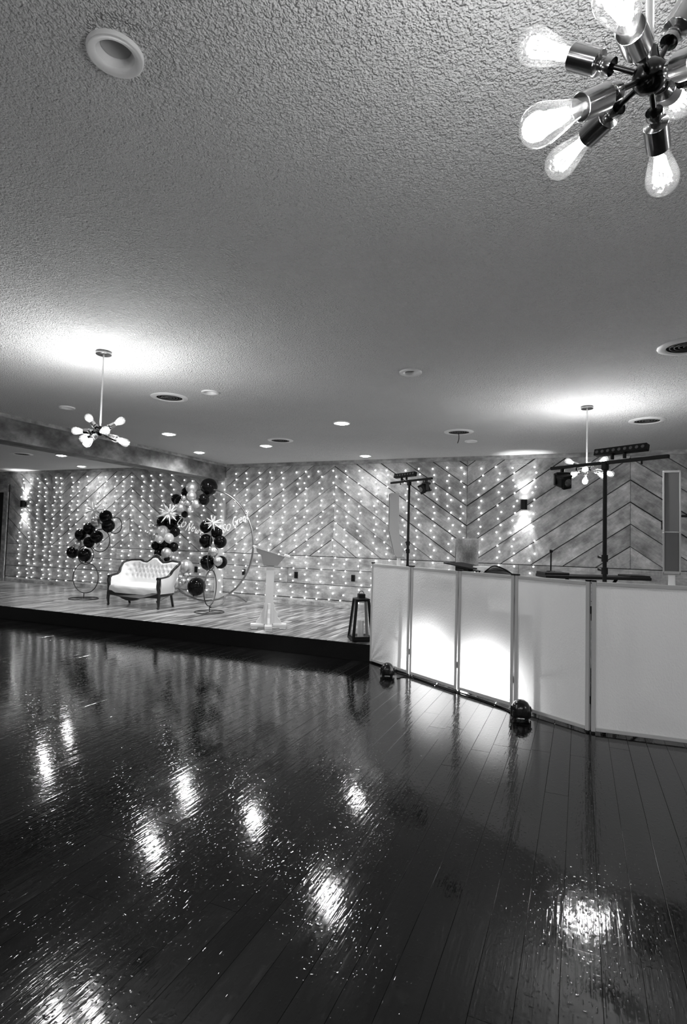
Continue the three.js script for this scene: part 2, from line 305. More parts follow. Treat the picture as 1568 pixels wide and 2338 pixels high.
function chandelier(x, z, dirs, label, group, dim = 1) {
  const t = thing('sputnik_chandelier', label, 'chandelier', [x, 2.25, z], 0, group);
  part('canopy', lathe([[0, 0.621], [0.056, 0.621], [0.061, 0.625], [0.061, 0.6485], [0, 0.6485]], 32), M.nickel, t);
  part('rod', rod([0, 0.02, 0], [0, 0.622, 0], 0.0065, 12), M.rodMetal, t);
  part('hub', merge([new THREE.SphereGeometry(0.028, 24, 16), cyl(0.012, 0.016, 0.03).translate(0, 0.033, 0)]), M.darkNickel, t);
  for (const d of dirs) {
    const q = new THREE.Quaternion().setFromUnitVectors(V(0, 1, 0), V(...d).normalize());
    const arm = part('arm', rod([0, 0.022, 0], [0, 0.088, 0], 0.0048, 10), M.darkNickel, t); arm.quaternion.copy(q);
    part('socket', merge([socketGeo, capGeo]), M.nickel, arm);
    const b = part('bulb', bulbGeo, M.bulbGlass, t); b.quaternion.copy(q); b.position.copy(V(0, 0.1435, 0).applyQuaternion(q));
    part('filament', filGeo, M.filament, b); part('glass_stem', stemGeo, M.glass, b);
    const l = new THREE.PointLight(0xffffff, BULB * dim, 0, 2); l.position.copy(V(0, 0.212, 0).applyQuaternion(q)); l.shadow.radius = 1.0; l.castShadow = true; t.add(l);
  }
}
chandelier(11.608, 8.352, [[-0.79, 0.60, -0.13], [-0.70, -0.52, 0.49], [-0.61, 0.04, -0.79], [0.19, -0.19, -0.96], [-0.26, -0.20, 0.94], [0.30, 0.40, -0.87], [0.41, 0.88, -0.22], [0.35, -0.54, 0.76], [0.75, 0.22, -0.62]], 'large near sputnik chandelier with clear filament bulbs at the top right', undefined, 0.3);
chandelier(7.998, 6.117, [[-0.78, 0.58, -0.22], [-0.99, 0.08, 0.10], [0.33, -0.51, 0.79], [-0.97, -0.13, -0.21], [0.07, 0.56, -0.83], [0.83, -0.09, 0.55], [-0.29, -0.03, -0.96], [0.91, -0.35, -0.21]], 'lit sputnik chandelier hanging in front of the ceiling beam');
chandelier(11.565, 3.149, [[-0.77, 0.43, -0.47], [0.74, 0.47, -0.49], [-0.07, -0.15, 0.99], [0.14, 0.29, -0.95], [-0.56, -0.35, 0.75], [0.64, -0.41, 0.65], [0.95, -0.23, -0.19], [-0.07, -0.63, 0.77]], 'lit sputnik chandelier behind the light stand above the white panels', undefined, 0.85);
for (const [x, z] of [[4.4, 9.2], [15.1, 5.9], [8.0, 11.5]]) chandelier(x, z, [[-0.77, 0.43, -0.47], [0.74, 0.47, -0.49], [-0.07, -0.15, 0.99], [0.14, 0.29, -0.95], [-0.56, -0.35, 0.75], [0.64, -0.41, 0.65], [0.95, -0.23, -0.19], [-0.07, -0.63, 0.77]], 'added sputnik chandelier out of view, for ambient light', 'added chandeliers out of view');  // unseen chandeliers added to lift the ambient light on ceiling and walls

// ------------------------------------------------------------------ wall sconces, outlets
function sconce(x, y, label) {
  const t = thing('wall_sconce', label, 'sconce', [x, y, 0.02]);
  part('back_plate', rbox(0.075, 0.11, 0.016, 0, 0, 0.012), M.black, t);
  part('body', lathe([[0.044, -0.08], [0.052, -0.08], [0.052, 0.08], [0.044, 0.08], [0.044, 0.05], [0, 0.05], [0, -0.05], [0.044, -0.05], [0.044, -0.08]], 28).translate(0, 0, 0.078), M.black, t);
  for (const s of [-1, 1]) {
    part('lamp_face', cyl(0.038, 0.038, 0.01, 20).translate(0, s * 0.068, 0.078), M.lampFace, t);
    const l = new THREE.SpotLight(0xffffff, SCONCE, 0, 38 * R2, 0.9, 2); l.position.set(0, s * 0.079, 0.078); l.target.position.set(0, s * 1.079, 0.05); l.castShadow = true; l.shadow.radius = 0.8; t.add(l, l.target);
  }
}
sconce(-0.862, 2.097, 'black up and down wall sconce at the far left near the doorway');
sconce(10.678, 2.085, 'black up and down wall sconce above the white panels');
for (const [x, l] of [[4.267, 'black outlet plate on the wall just left of the post'], [5.42, 'black outlet plate behind the white hoop'], [6.58, 'black outlet plate right of the lectern'], [7.741, 'black outlet plate above the lantern']]) {
  const t = thing('outlet_plate', l, 'outlet', [x, 0.757, 0.021]);
  part('plate', rbox(0.075, 0.118, 0.008, 0, 0, 0.004, 0.003), M.black, t);
  for (const s of [-1, 1]) part('socket_face', rbox(0.034, 0.03, 0.004, 0, s * 0.022, 0.009, 0.002), M.blackGloss, t);
}

// ------------------------------------------------------------------ light curtains on the back wall
{
  const dot = new THREE.IcosahedronGeometry(0.0138, 1);
  const N = 45, xs = i => -0.95 + 0.2668 * i + 0.02 * Math.sin(i * 2.3);
  const sets = [[0, 11, 'light curtain on the wall from the doorway sconce to the left balloon stand'], [11, 22, 'light curtain on the wall behind the settee and the balloon arch'], [22, 33, 'light curtain on the wall between the white hoop and the chevron peak'], [33, 45, 'light curtain on the wall behind the light stand and up to the right sconce']];
  for (const [a, b, label] of sets) {
    const t = thing('light_curtain', label, 'string lights', [xs(a), 2.74, 0.03]);
    const x0 = xs(a);
    part('top_wire', tube([[0, 0, 0], [(xs(b - 1) - x0) / 2, -0.008, 0.004], [xs(b - 1) - x0, 0, 0]], 0.0022, 12, 5), M.wire, t);
    for (let i = a; i < b; i++) {
      const X = xs(i), z = X > 4.74 && X < 4.96 ? 0.06 : 0.008, top = X > 4.5 && X < 4.95 ? 2.53 : 2.73, pts = [], sp = 0.1075, start = 2.72 - rr(0, 0.03), ph = rr(0, 6);
      const wob = y => 0.028 * Math.sin(y * 1.7 + ph) + 0.012 * Math.sin(y * 5 + ph * 2);
      for (let y = 2.74; y > 0.26; y -= 0.3) if (y < top + 0.02) pts.push([X - x0 + wob(y), y - 2.74, z]);
      pts.push([X - x0 + wob(0.25), 0.24 - 2.74, z]);
      const st = part('strand', tube(pts, 0.0013, pts.length * 2, 4), M.wire, t);
      for (let k = 0; k < 23; k++) {
        const y = start - k * sp + rr(-0.014, 0.014); if (y > top || y < 0.235) continue;
        const o = part('fairy_bulb', dot, M.fairy, st); o.position.set(X - x0 + wob(y) + ((k & 1) ? 1 : -1) * rr(0.002, 0.042), y - 2.74, z + 0.012);
      }
    }
  }
}
// ------------------------------------------------------------------ white fabric facade in front of the music stand
const PAN = [[9.202, 3.051], [9.813, 3.463], [10.41, 3.846], [10.976, 4.179], [11.586, 4.549], [12.293, 4.507], [12.92, 4.17]];
['leftmost white fabric facade panel, behind the small black dome light', 'second white facade panel from the left, glowing along its lower half', 'third white facade panel from the left, glowing white at the bottom', 'fourth white facade panel from the left, with the shadow of a table leg', 'widest white facade panel, cut by the right edge of the picture', 'last white facade panel outside the picture'].forEach((label, i) => {
  const [a, b] = [PAN[i], PAN[i + 1]], dx = b[0] - a[0], dz = b[1] - a[1], len = Math.hypot(dx, dz), w = len - 0.012, h = 1.18, e = 0.032;
  const t = thing('facade_panel', label, 'panel', [(a[0] + b[0]) / 2, 0, (a[1] + b[1]) / 2], Math.atan2(-dz, dx));
  for (const s of [-1, 1]) { part('stile', rbox(e, h - 0.02, 0.028, s * (w - e) / 2, h / 2 + 0.004, 0, 0.005), M.alu, t); part('end_cap', rbox(e + 0.004, 0.014, 0.034, s * (w - e) / 2, h + 0.001, 0, 0.004), M.black, t); part('foot', cyl(0.012, 0.014, 0.016, 12).translate(s * (w - e) / 2, 0.008, 0), M.black, t); }
  part('top_rail', rbox(w - 2 * e, e, 0.026, 0, h - 0.022, 0, 0.005), M.alu, t);
  part('bottom_rail', rbox(w - 2 * e, e, 0.026, 0, 0.034, 0, 0.005), M.alu, t);
  const g = new THREE.PlaneGeometry(w - 2 * e + 0.004, h - 0.075, 40, 60), p = g.attributes.position;
  for (let k = 0; k < p.count; k++) {                             // cloth stretched over the frame, pulled into folds at the lower corners
    const x = p.getX(k), y = p.getY(k), u = x / (w / 2), v = (y + h / 2) / h; let z = 0.0105;
    const c0 = Math.hypot(x + (i ? 9 : w / 2), y + h / 2), an = Math.atan2(y + h / 2, x + w / 2);
    if (!i) z += 0.006 * Math.exp(-c0 * 4) * Math.sin(an * 16);
    z += 0.0015 * Math.sin(u * 7 + v * 3) * Math.sin(v * 5); z -= 0.004 * (1 - u * u) * (1 - (2 * v - 1) ** 2);
    p.setZ(k, z);
  }
  g.computeVertexNormals(); g.translate(0, h / 2 + 0.004, 0);
  part('cloth', g, M.cloth, t);
  if (i) for (const y of [0.25, 0.95]) part('hinge', cyl(0.008, 0.008, 0.06, 10).translate(-w / 2 - 0.006, y, -0.012), M.black, t);
});
function domeLight(x, z, r, turn, label) {
  const t = thing('dome_light', label, 'stage light', [x, 0, z], turn);
  part('dome', lathe([[r, r * 0.55], [r * 1.0, r * 0.95], [r * 0.93, r * 1.35], [r * 0.7, r * 1.72], [r * 0.38, r * 1.93], [0, r * 2.0]], 28), M.blackGloss, t);
  part('base', rbox(r * 1.75, r * 0.8, r * 1.5, 0, r * 0.62, 0, 0.012), M.black, t);
  for (const s of [-1, 1]) { part('side_knob', cyl(0.012, 0.012, 0.02, 12).rotateZ(Math.PI / 2).translate(s * r * 1.03, r * 1.0, 0), M.steel, t); part('yoke', rbox(0.01, r * 1.1, r * 0.4, s * r * 0.98, r * 0.75, 0, 0.003), M.black, t); }
  for (const sx of [-1, 1]) for (const sz of [-1, 1]) part('foot', cyl(0.011, 0.013, r * 0.26, 12).translate(sx * r * 0.6, r * 0.13, sz * r * 0.5), M.black, t);
  part('lens', lathe([[0, 0.0], [r * 0.5, 0.004], [r * 0.55, 0]], 20).rotateX(-Math.PI / 2 + 0.5).translate(0, r * 1.45, -r * 0.86), M.glass, t);
}
domeLight(9.611, 3.555 + 0.06, 0.072, 0.4, 'small black dome light on the floor before the leftmost white panel');
domeLight(11.058, 4.44, 0.079, 0.2, 'larger black dome light on the floor before the third and fourth white panels');
function single(name, geo, m, label, category, group) { const o = shade(new THREE.Mesh(geo, m)); o.name = numbered(name); scene.add(o); return tag(o, label, category, group); }
single('power_cable', tube([[9.70, 0.03, 3.56], [9.78, 0.012, 3.52], [9.9, 0.009, 3.56], [10.2, 0.009, 3.765], [10.45, 0.009, 3.92], [10.7, 0.009, 4.075], [10.95, 0.012, 4.28], [11.0, 0.03, 4.38]], 0.008, 60, 8), M.black, 'black power cable lying on the floor along the foot of the white panels', 'cable');

// ------------------------------------------------------------------ behind the facade: folding table, floor lamps, chair, music gear
const TD = Math.atan2(-0.53, 0.85);
{
  const t = thing('folding_table', 'folding table whose apron and legs show as shadows through the white panels', 'table', [10.612, 0, 3.525], TD);
  part('tabletop', rbox(1.66, 0.03, 0.6, 0, 0.915, 0, 0.008), M.white, t);
  for (const s of [-1, 1]) part('apron', rbox(1.62, 0.075, 0.02, 0, 0.862, s * 0.285, 0.004), M.grey, t);
  for (const sx of [-1, 1]) for (const sz of [-1, 1]) part('leg', rod([sx * 0.8, 0.0, sz * 0.28], [sx * 0.8, 0.9, sz * 0.28], 0.02, 12), M.grey, t);
  for (const sx of [-1, 1]) part('brace', rod([sx * 0.8, 0.3, -0.28], [sx * 0.8, 0.3, 0.28], 0.012, 8), M.grey, t);
}
function par(x, z, turn, up, label) {
  const t = thing('floor_lamp_par', label, 'stage light', [x, 0, z], turn);
  part('can', lathe([[0, -0.1], [0.05, -0.1], [0.075, -0.05], [0.078, 0.06], [0.072, 0.06], [0.07, 0.03], [0, 0.03]], 24).rotateX(Math.PI / 2).translate(0, 0.13, 0), M.black, t);
  part('lamp_face', cyl(0.068, 0.068, 0.012, 24).rotateX(Math.PI / 2).translate(0, 0.13, 0.045), M.lampFace, t);
  for (const s of [-1, 1]) part('bracket', rbox(0.006, 0.13, 0.03, s * 0.086, 0.068, 0, 0.002), M.black, t);
  part('bracket_base', rbox(0.18, 0.006, 0.1, 0, 0.003, 0, 0.002), M.black, t);
  const l = new THREE.SpotLight(0xffffff, PAR, 0, 53 * R2, 0.6, 2); l.position.set(0, 0.13, 0.062); l.target.position.set(0, 0.13 + up, 1); l.castShadow = true; l.shadow.radius = 3; t.add(l, l.target);
}
par(10.37, 3.13, -0.6, 0.0, 'black par lamp on the floor lighting the second white panel from behind');
par(10.99, 3.5, -0.5, -0.06, 'black par lamp on the floor lighting the third white panel from behind');
{
  const t = thing('upholstered_chair', 'tall chair with a mottled grey fabric back, seen above the white panels', 'chair', [10.24, S, 2.55], 0.45);
  part('backrest', metric(rbox(0.285, 0.36, 0.05, 0, 1.12, 0, 0.02)), M.chairCloth, t);
  part('seat', rbox(0.36, 0.08, 0.36, 0, 0.72, -0.16, 0.025), M.chairCloth, t);
  for (const sx of [-1, 1]) { part('back_post', rod([sx * 0.12, 0.7, 0.0], [sx * 0.12, 1.0, 0], 0.014, 10), M.black, t); for (const z of [0, -0.32]) part('leg', rod([sx * 0.17, 0, z], [sx * 0.15, 0.7, z], 0.014, 10), M.black, t); part('stretcher', rod([sx * 0.165, 0.25, 0], [sx * 0.165, 0.25, -0.32], 0.009, 8), M.black, t); }
}
{
  const t = thing('laptop_stand', 'black laptop stand tray behind the second and third white panels', 'laptop stand', [10.44, 0.93, 3.55], TD);
  const tray = rbox(0.4, 0.014, 0.28, 0, 0, 0, 0.005); tray.rotateZ(-0.10).translate(-0.02, 0.285, 0);
  part('tray', tray, M.black, t);
  for (const s of [-1, 1]) { part('leg', rod([s * 0.12, 0.0, 0.1], [s * 0.12, 0.27, -0.06], 0.008, 8), M.black, t); part('foot', rbox(0.02, 0.01, 0.24, s * 0.12, 0.005, 0, 0.003), M.black, t); }
  part('clamp', rbox(0.18, 0.05, 0.2, 0.0, 0.255, 0, 0.01), M.black, t);
}
single('white_box', rbox(0.15, 0.042, 0.1, 0, 0, 0, 0.004).rotateY(TD).translate(10.60, 1.2, 3.67), M.white, 'small white box between the black laptop stand and the black gear bag', 'box');
{
  const g = lathe([[0.0, 0.12], [0.05, 0.118], [0.11, 0.085], [0.17, 0.045], [0.22, 0.0], [0, 0]], 26).scale(0.95, 0.8, 0.6).rotateY(TD);
  const t = thing('gear_bag', 'slumped black gear bag on a case behind the third white panel', 'bag', [10.76, 1.122, 3.72]);
  part('bag_body', g, M.blackMatte, t); part('strap', tube([[-0.12, 0.05, 0.03], [-0.03, 0.11, 0.05], [0.08, 0.08, 0.06], [0.16, 0.03, 0.05]], 0.007, 20, 6), M.black, t);
}
single('gear_case', rbox(0.3, 0.19, 0.3, 0, 1.026, 0, 0.012).rotateY(TD).translate(10.79, 0, 3.735), M.black, 'black gear case on the folding table, carrying the slumped bag', 'case');
{
  const t = thing('keyboard_stand', 'long thin black shelf just above the right-hand white panels', 'shelf', [11.62, 0, 3.2], 0.4);
  part('shelf_board', rbox(1.04, 0.03, 0.3, 0, 1.142, 0, 0.006), M.black, t);
  part('raised_end', rbox(0.24, 0.03, 0.26, -0.4, 1.168, 0, 0.006), M.black, t);
  part('raised_end', rbox(0.2, 0.03, 0.26, 0.42, 1.158, 0, 0.006), M.black, t);
  for (const s of [-1, 1]) { part('leg', rod([s * 0.42, 0, s * 0.14], [-s * 0.3, 1.13, s * 0.1], 0.016, 10), M.black, t); part('foot', rbox(0.03, 0.03, 0.4, s * 0.42, 0.015, 0, 0.008), M.black, t); }
}
{
  const t = thing('gooseneck_microphone', 'thin black gooseneck microphone standing on the black shelf', 'microphone', [11.235, 1.183, 3.37]);
  part('base', lathe([[0, 0.012], [0.04, 0.01], [0.045, 0]], 20), M.black, t);
  part('neck', rod([0, 0.0, 0], [0.002, 0.2, 0], 0.007, 10), M.black, t);
  part('capsule', lathe([[0, 0.03], [0.014, 0.028], [0.017, 0.015], [0.014, 0], [0, 0]], 16).translate(0.002, 0.195, 0), M.black, t);
}
// column loudspeakers
function column(x, z, baseY, turn, label) {
  const t = thing('column_speaker', label, 'loudspeaker', [x, baseY, z], turn), y0 = 1.2 - baseY;
  const prof = [[-0.05, 0], [-0.035, 0.02], [0.06, 0.41], [0.06, 1.0], [-0.06, 1.0], [-0.066, 0.42], [-0.14, 0.05], [-0.13, 0]];   // forward, up
  const sh = new THREE.Shape(prof.map(p => new THREE.Vector2(p[0], p[1])));
  const ext = (d, b) => new THREE.ExtrudeGeometry(sh, { depth: d, bevelEnabled: true, bevelSize: b, bevelThickness: b, bevelSegments: 2, steps: 1 });
  part('cabinet', ext(0.145, 0.004).translate(0, y0, -0.0725).rotateY(-Math.PI / 2), M.cabinet, t);
  const strip = (w, ya, yb, m, n, out, xo = 0) => {
    const fx = y => y > 0.41 ? 0.06 : -0.035 + 0.095 * (y - 0.02) / 0.39;
    const A = [fx(ya) + 0.005, ya], B = [fx(yb) + 0.005, yb], len = Math.hypot(B[0] - A[0], B[1] - A[1]);
    const g = rbox(w, len, out, 0, 0, 0, 0.002); g.rotateX(Math.atan2(B[0] - A[0], B[1] - A[1])); g.translate(xo, y0 + (ya + yb) / 2, (A[0] + B[0]) / 2 + out * 0.3);
    return part(n, g, m, t);
  };
  strip(0.118, 0.03, 0.402, M.grille, 'grille', 0.004); strip(0.118, 0.414, 0.985, M.grille, 'grille', 0.004);
  for (const s of [-1, 1]) { strip(0.015, 0.02, 0.402, M.cabinet, 'rim', 0.016, s * 0.069); strip(0.015, 0.41, 0.99, M.cabinet, 'rim', 0.016, s * 0.069); }
  strip(0.13, 0.982, 1.0, M.cabinet, 'rim', 0.016); strip(0.13, 0.005, 0.03, M.cabinet, 'rim', 0.016); strip(0.11, 0.404, 0.412, M.alu, 'divider', 0.008);
  part('post', rbox(0.062, y0 - 0.42, 0.05, 0, 0.42 + (y0 - 0.42) / 2, -0.09, 0.008), M.white, t);
  part('bass_cabinet', rbox(0.3, 0.42, 0.4, 0, 0.212, -0.05, 0.02), M.white, t);
  part('back_connector', rbox(0.05, 0.3, 0.02, 0, y0 + 0.62, -0.07, 0.008), M.white, t);
}
column(12.323, 3.17, 0, -0.12, 'white column speaker with grey grille at the right edge, seen from its front');
column(8.79, 0.965, S, -1.12, 'white column speaker seen from its side, left of the nearer-wall light stand');
// light stands with cross bars
function ledBar(label, pos, turn, n, tilt) {
  const t = thing('led_bar', label, 'stage light', pos, turn), L = 0.47;
  const body = part('housing', rbox(L, 0.06, 0.055, 0, 0, 0, 0.006), M.black, t); body.rotation.x = tilt;
  for (let k = 0; k < n; k++) part('lens', lathe([[0, 0.006], [0.011, 0.005], [0.015, 0]], 14).rotateX(Math.PI / 2).translate((k - (n - 1) / 2) * (L - 0.06) / (n - 1), 0, 0.027), M.grille, body);
  for (const s of [-1, 1]) part('bracket', rbox(0.018, 0.05, 0.03, s * 0.055 - 0.02, -0.048, 0, 0.003), M.black, t);
}
function movingHead(label, pos, turn, s = 1) {
  const t = thing('moving_head', label, 'stage light', pos, turn);
  part('clamp', rbox(0.03, 0.05, 0.04, 0, -0.02, 0, 0.006), M.black, t);
  part('base', rbox(0.13 * s, 0.03, 0.1, 0, -0.05, 0, 0.008), M.black, t);
  for (const k of [-1, 1]) part('yoke', rbox(0.016, 0.1, 0.05, k * 0.066 * s, -0.1, 0, 0.006), M.black, t);
  const h = part('head', merge([rbox(0.11 * s, 0.11, 0.13, 0, 0, 0, 0.02), rbox(0.09 * s, 0.13, 0.04, 0, 0, 0.055, 0.01), rbox(0.1 * s, 0.02, 0.15, 0, 0.055, 0, 0.006)]), M.black, t); h.position.set(0, -0.115, 0.02); h.rotation.set(0.35, 0.4, 0.1);
  part('lens', lathe([[0, 0.012], [0.025, 0.008], [0.036, 0]], 20).rotateX(Math.PI / 2).translate(0, 0, 0.076), M.glass, h);
  part('handle', tube([[-0.04, -0.05, -0.07], [0, -0.055, -0.1], [0.04, -0.05, -0.07]], 0.006, 12, 6), M.black, h);
}
function lightStand(label, x, y, z, baseY, turn, s0, s1, collars) {
  const t = thing('light_stand', label, 'stand', [x, baseY, z], turn), h = y - baseY;
  part('pole', merge([rod([0, 0.35, 0], [0, h - 0.02, 0], 0.0175, 14), rod([0, 0.06, 0], [0, 1.12 - baseY, 0], 0.021, 14)]), M.black, t);
  part('cross_bar', rbox(s1 - s0, 0.03, 0.03, (s0 + s1) / 2, h, 0, 0.004), M.black, t);
  part('bar_clamp', rbox(0.05, 0.07, 0.05, 0, h - 0.03, 0, 0.01), M.black, t);
  for (const k of [0.2, 0.75]) part('bolt', cyl(0.006, 0.009, 0.03, 8).translate(s0 + (s1 - s0) * k, h - 0.028, 0), M.black, t);
  for (const c of collars) { part('collar', cyl(0.027, 0.027, 0.06, 16).translate(0, c - baseY, 0), M.black, t); const kb = rod([0.02, c - baseY, 0.0], [0.068, c - baseY + 0.012, 0.02], 0.008, 8, 0.014); part('knob', kb, M.black, t); }
  for (let k = 0; k < 3; k++) { const a = k * 2.094 + 0.4; part('leg', rod([0, 0.42, 0], [Math.cos(a) * 0.36, 0.02, Math.sin(a) * 0.36], 0.012, 8), M.black, t); }
}
const BT = Math.atan2(0.56, -0.83) ;                               // cross bars run back to the left
lightStand('tall black light stand in front of the far chandelier, with a cross bar', 11.704, 2.189, 3.997, 0, BT, -0.545, 0.555, [1.35, 1.24]);
ledBar('black bar light with nine lenses on top of the nearer light stand', [11.822, 2.285, 4.076], BT + Math.PI, 9, -0.25);
movingHead('black moving head hanging from the left end of the nearer light stand', [11.347, 2.174, 3.756], 0.3);
lightStand('slim black light stand beside the side-on white column speaker', 9.24, 2.318, 1.68, S, BT, -0.486, 0.428, [1.42, 1.31]);
ledBar('small black bar light on the light stand beside the side-on column speaker', [9.16, 2.41, 1.63], BT + Math.PI, 8, -0.25);
movingHead('black moving head hanging from the right end of the farther light stand', [9.54, 2.303, 1.88], -1.0, 0.86);
lightStand('black cross bar of a light stand emerging from behind the right white column speaker', 13.35, 1.86, 1.3, 0, 0, -0.85, 0.5, [1.3]);
movingHead('black stage light peeking out left of the right white column speaker', [12.53, 1.84, 1.3], 0.2);
movingHead('black stage light with a cable at the very right edge of the picture', [12.83, 1.84, 1.3], -0.2);

// ------------------------------------------------------------------ lectern and lantern on the stage
{
  const t = thing('lectern', 'white pedestal lectern with a slanted top and a cross foot', 'lectern', [7.60, S, 2.72], 0.53);
  const post = new THREE.CylinderGeometry(0.072, 0.085, 0.86, 4, 1).rotateY(Math.PI / 4); post.translate(0, 0.5, 0);
  part('post', post.toNonIndexed(), M.white, t); t.children[t.children.length - 1].geometry.computeVertexNormals();
  const gus = s => { const sh = new THREE.Shape([[0.04, 0.07], [0.175, 0.07], [0.165, 0.1], [0.12, 0.16], [0.105, 0.22], [0.075, 0.27], [0.062, 0.34], [0.04, 0.36]].map(p => new THREE.Vector2(...p))); return new THREE.ExtrudeGeometry(sh, { depth: 0.03, bevelEnabled: true, bevelSize: 0.003, bevelThickness: 0.003, bevelSegments: 1 }).translate(0, 0, -0.015).rotateY(s * Math.PI / 2); };
  for (let k = 0; k < 4; k++) { part('gusset', gus(k), M.white, t); part('foot', rbox(0.2, 0.045, 0.1, 0.145, 0.05, 0, 0.012).rotateY(k * Math.PI / 2), M.white, t); part('foot_pad', rbox(0.09, 0.03, 0.09, 0.19, 0.015, 0, 0.008).rotateY(k * Math.PI / 2), M.white, t); }
  const br = new THREE.Shape([[-0.09, 0.86], [0.09, 0.86], [0.19, 0.985], [-0.2, 1.095], [-0.19, 1.05], [-0.13, 1.0]].map(p => new THREE.Vector2(...p)));
  for (const s of [-1, 1]) part('bracket', new THREE.ExtrudeGeometry(br, { depth: 0.02, bevelEnabled: true, bevelSize: 0.002, bevelThickness: 0.002, bevelSegments: 1 }).translate(0, 0, s * 0.07 - 0.01), M.grey, t);
  part('neck', rbox(0.12, 0.15, 0.12, 0, 0.93, 0, 0.01), M.grey, t);
  const top = part('top_plate', rbox(0.5, 0.01, 0.36, 0, 0, 0, 0.004), M.glass, t, 'clear slanted top plate'); top.position.set(0.0, 1.048, 0); top.rotation.z = -0.275;
  part('lip', rbox(0.075, 0.028, 0.36, 0.23, 0.012, 0, 0.004), M.white, top); part('lip', rbox(0.05, 0.012, 0.36, -0.235, 0.008, 0, 0.004), M.white, top);
}
{
  const t = thing('floor_lantern', 'tall black lantern with glass sides standing on the stage edge', 'lantern', [9.0, S, 2.86], 0.62), B = 0.118, T = 0.075, h = 0.5;
  part('base_plate', rbox(0.27, 0.03, 0.27, 0, 0.025, 0, 0.004), M.black, t);
  for (const sx of [-1, 1]) for (const sz of [-1, 1]) {
    part('corner_post', rod([sx * B, 0.03, sz * B], [sx * T, h, sz * T], 0.019, 4), M.black, t);
    part('foot', cyl(0.012, 0.01, 0.012, 10).translate(sx * 0.1, 0.006, sz * 0.1), M.black, t);
  }
  for (let k = 0; k < 4; k++) {
    const a = k * Math.PI / 2, g = new THREE.BufferGeometry(), P = [[-B, 0.045, B], [B, 0.045, B], [T, h - 0.01, T], [-T, h - 0.01, T]];
    g.setAttribute('position', new THREE.Float32BufferAttribute([0, 1, 2, 0, 2, 3].flatMap(i => P[i]), 3)); g.computeVertexNormals(); g.rotateY(a);
    part('glass_pane', g, M.glass, t);
    part('bottom_rail', rbox(2 * B, 0.02, 0.014, 0, 0.05, B - 0.002, 0.002).rotateY(a), M.black, t);
    part('top_rail', rbox(2 * T, 0.02, 0.014, 0, h - 0.005, T, 0.002).rotateY(a), M.black, t);
  }
  part('roof', lathe([[0.02, 0.03], [0.125, 0.012], [0.13, 0], [0, 0]], 4).rotateY(Math.PI / 4).translate(0, h + 0.005, 0), M.black, t);
  part('chimney', rbox(0.085, 0.05, 0.085, 0, h + 0.05, 0, 0.006), M.black, t);
  part('carry_ring', new THREE.TorusGeometry(0.03, 0.004, 8, 20).translate(0, h + 0.078, 0), M.black, t);
}
{
  const t = thing('pillar_candle', 'white pillar candle inside the black lantern', 'candle', [9.0, S + 0.04, 2.86]);
  part('wax', lathe([[0, 0.196], [0.02, 0.196], [0.034, 0.205], [0.038, 0.2], [0.038, 0], [0, 0]], 28), M.candle, t);
  part('wick', rod([0, 0.19, 0], [0.003, 0.215, 0], 0.0015, 6), M.black, t);
}
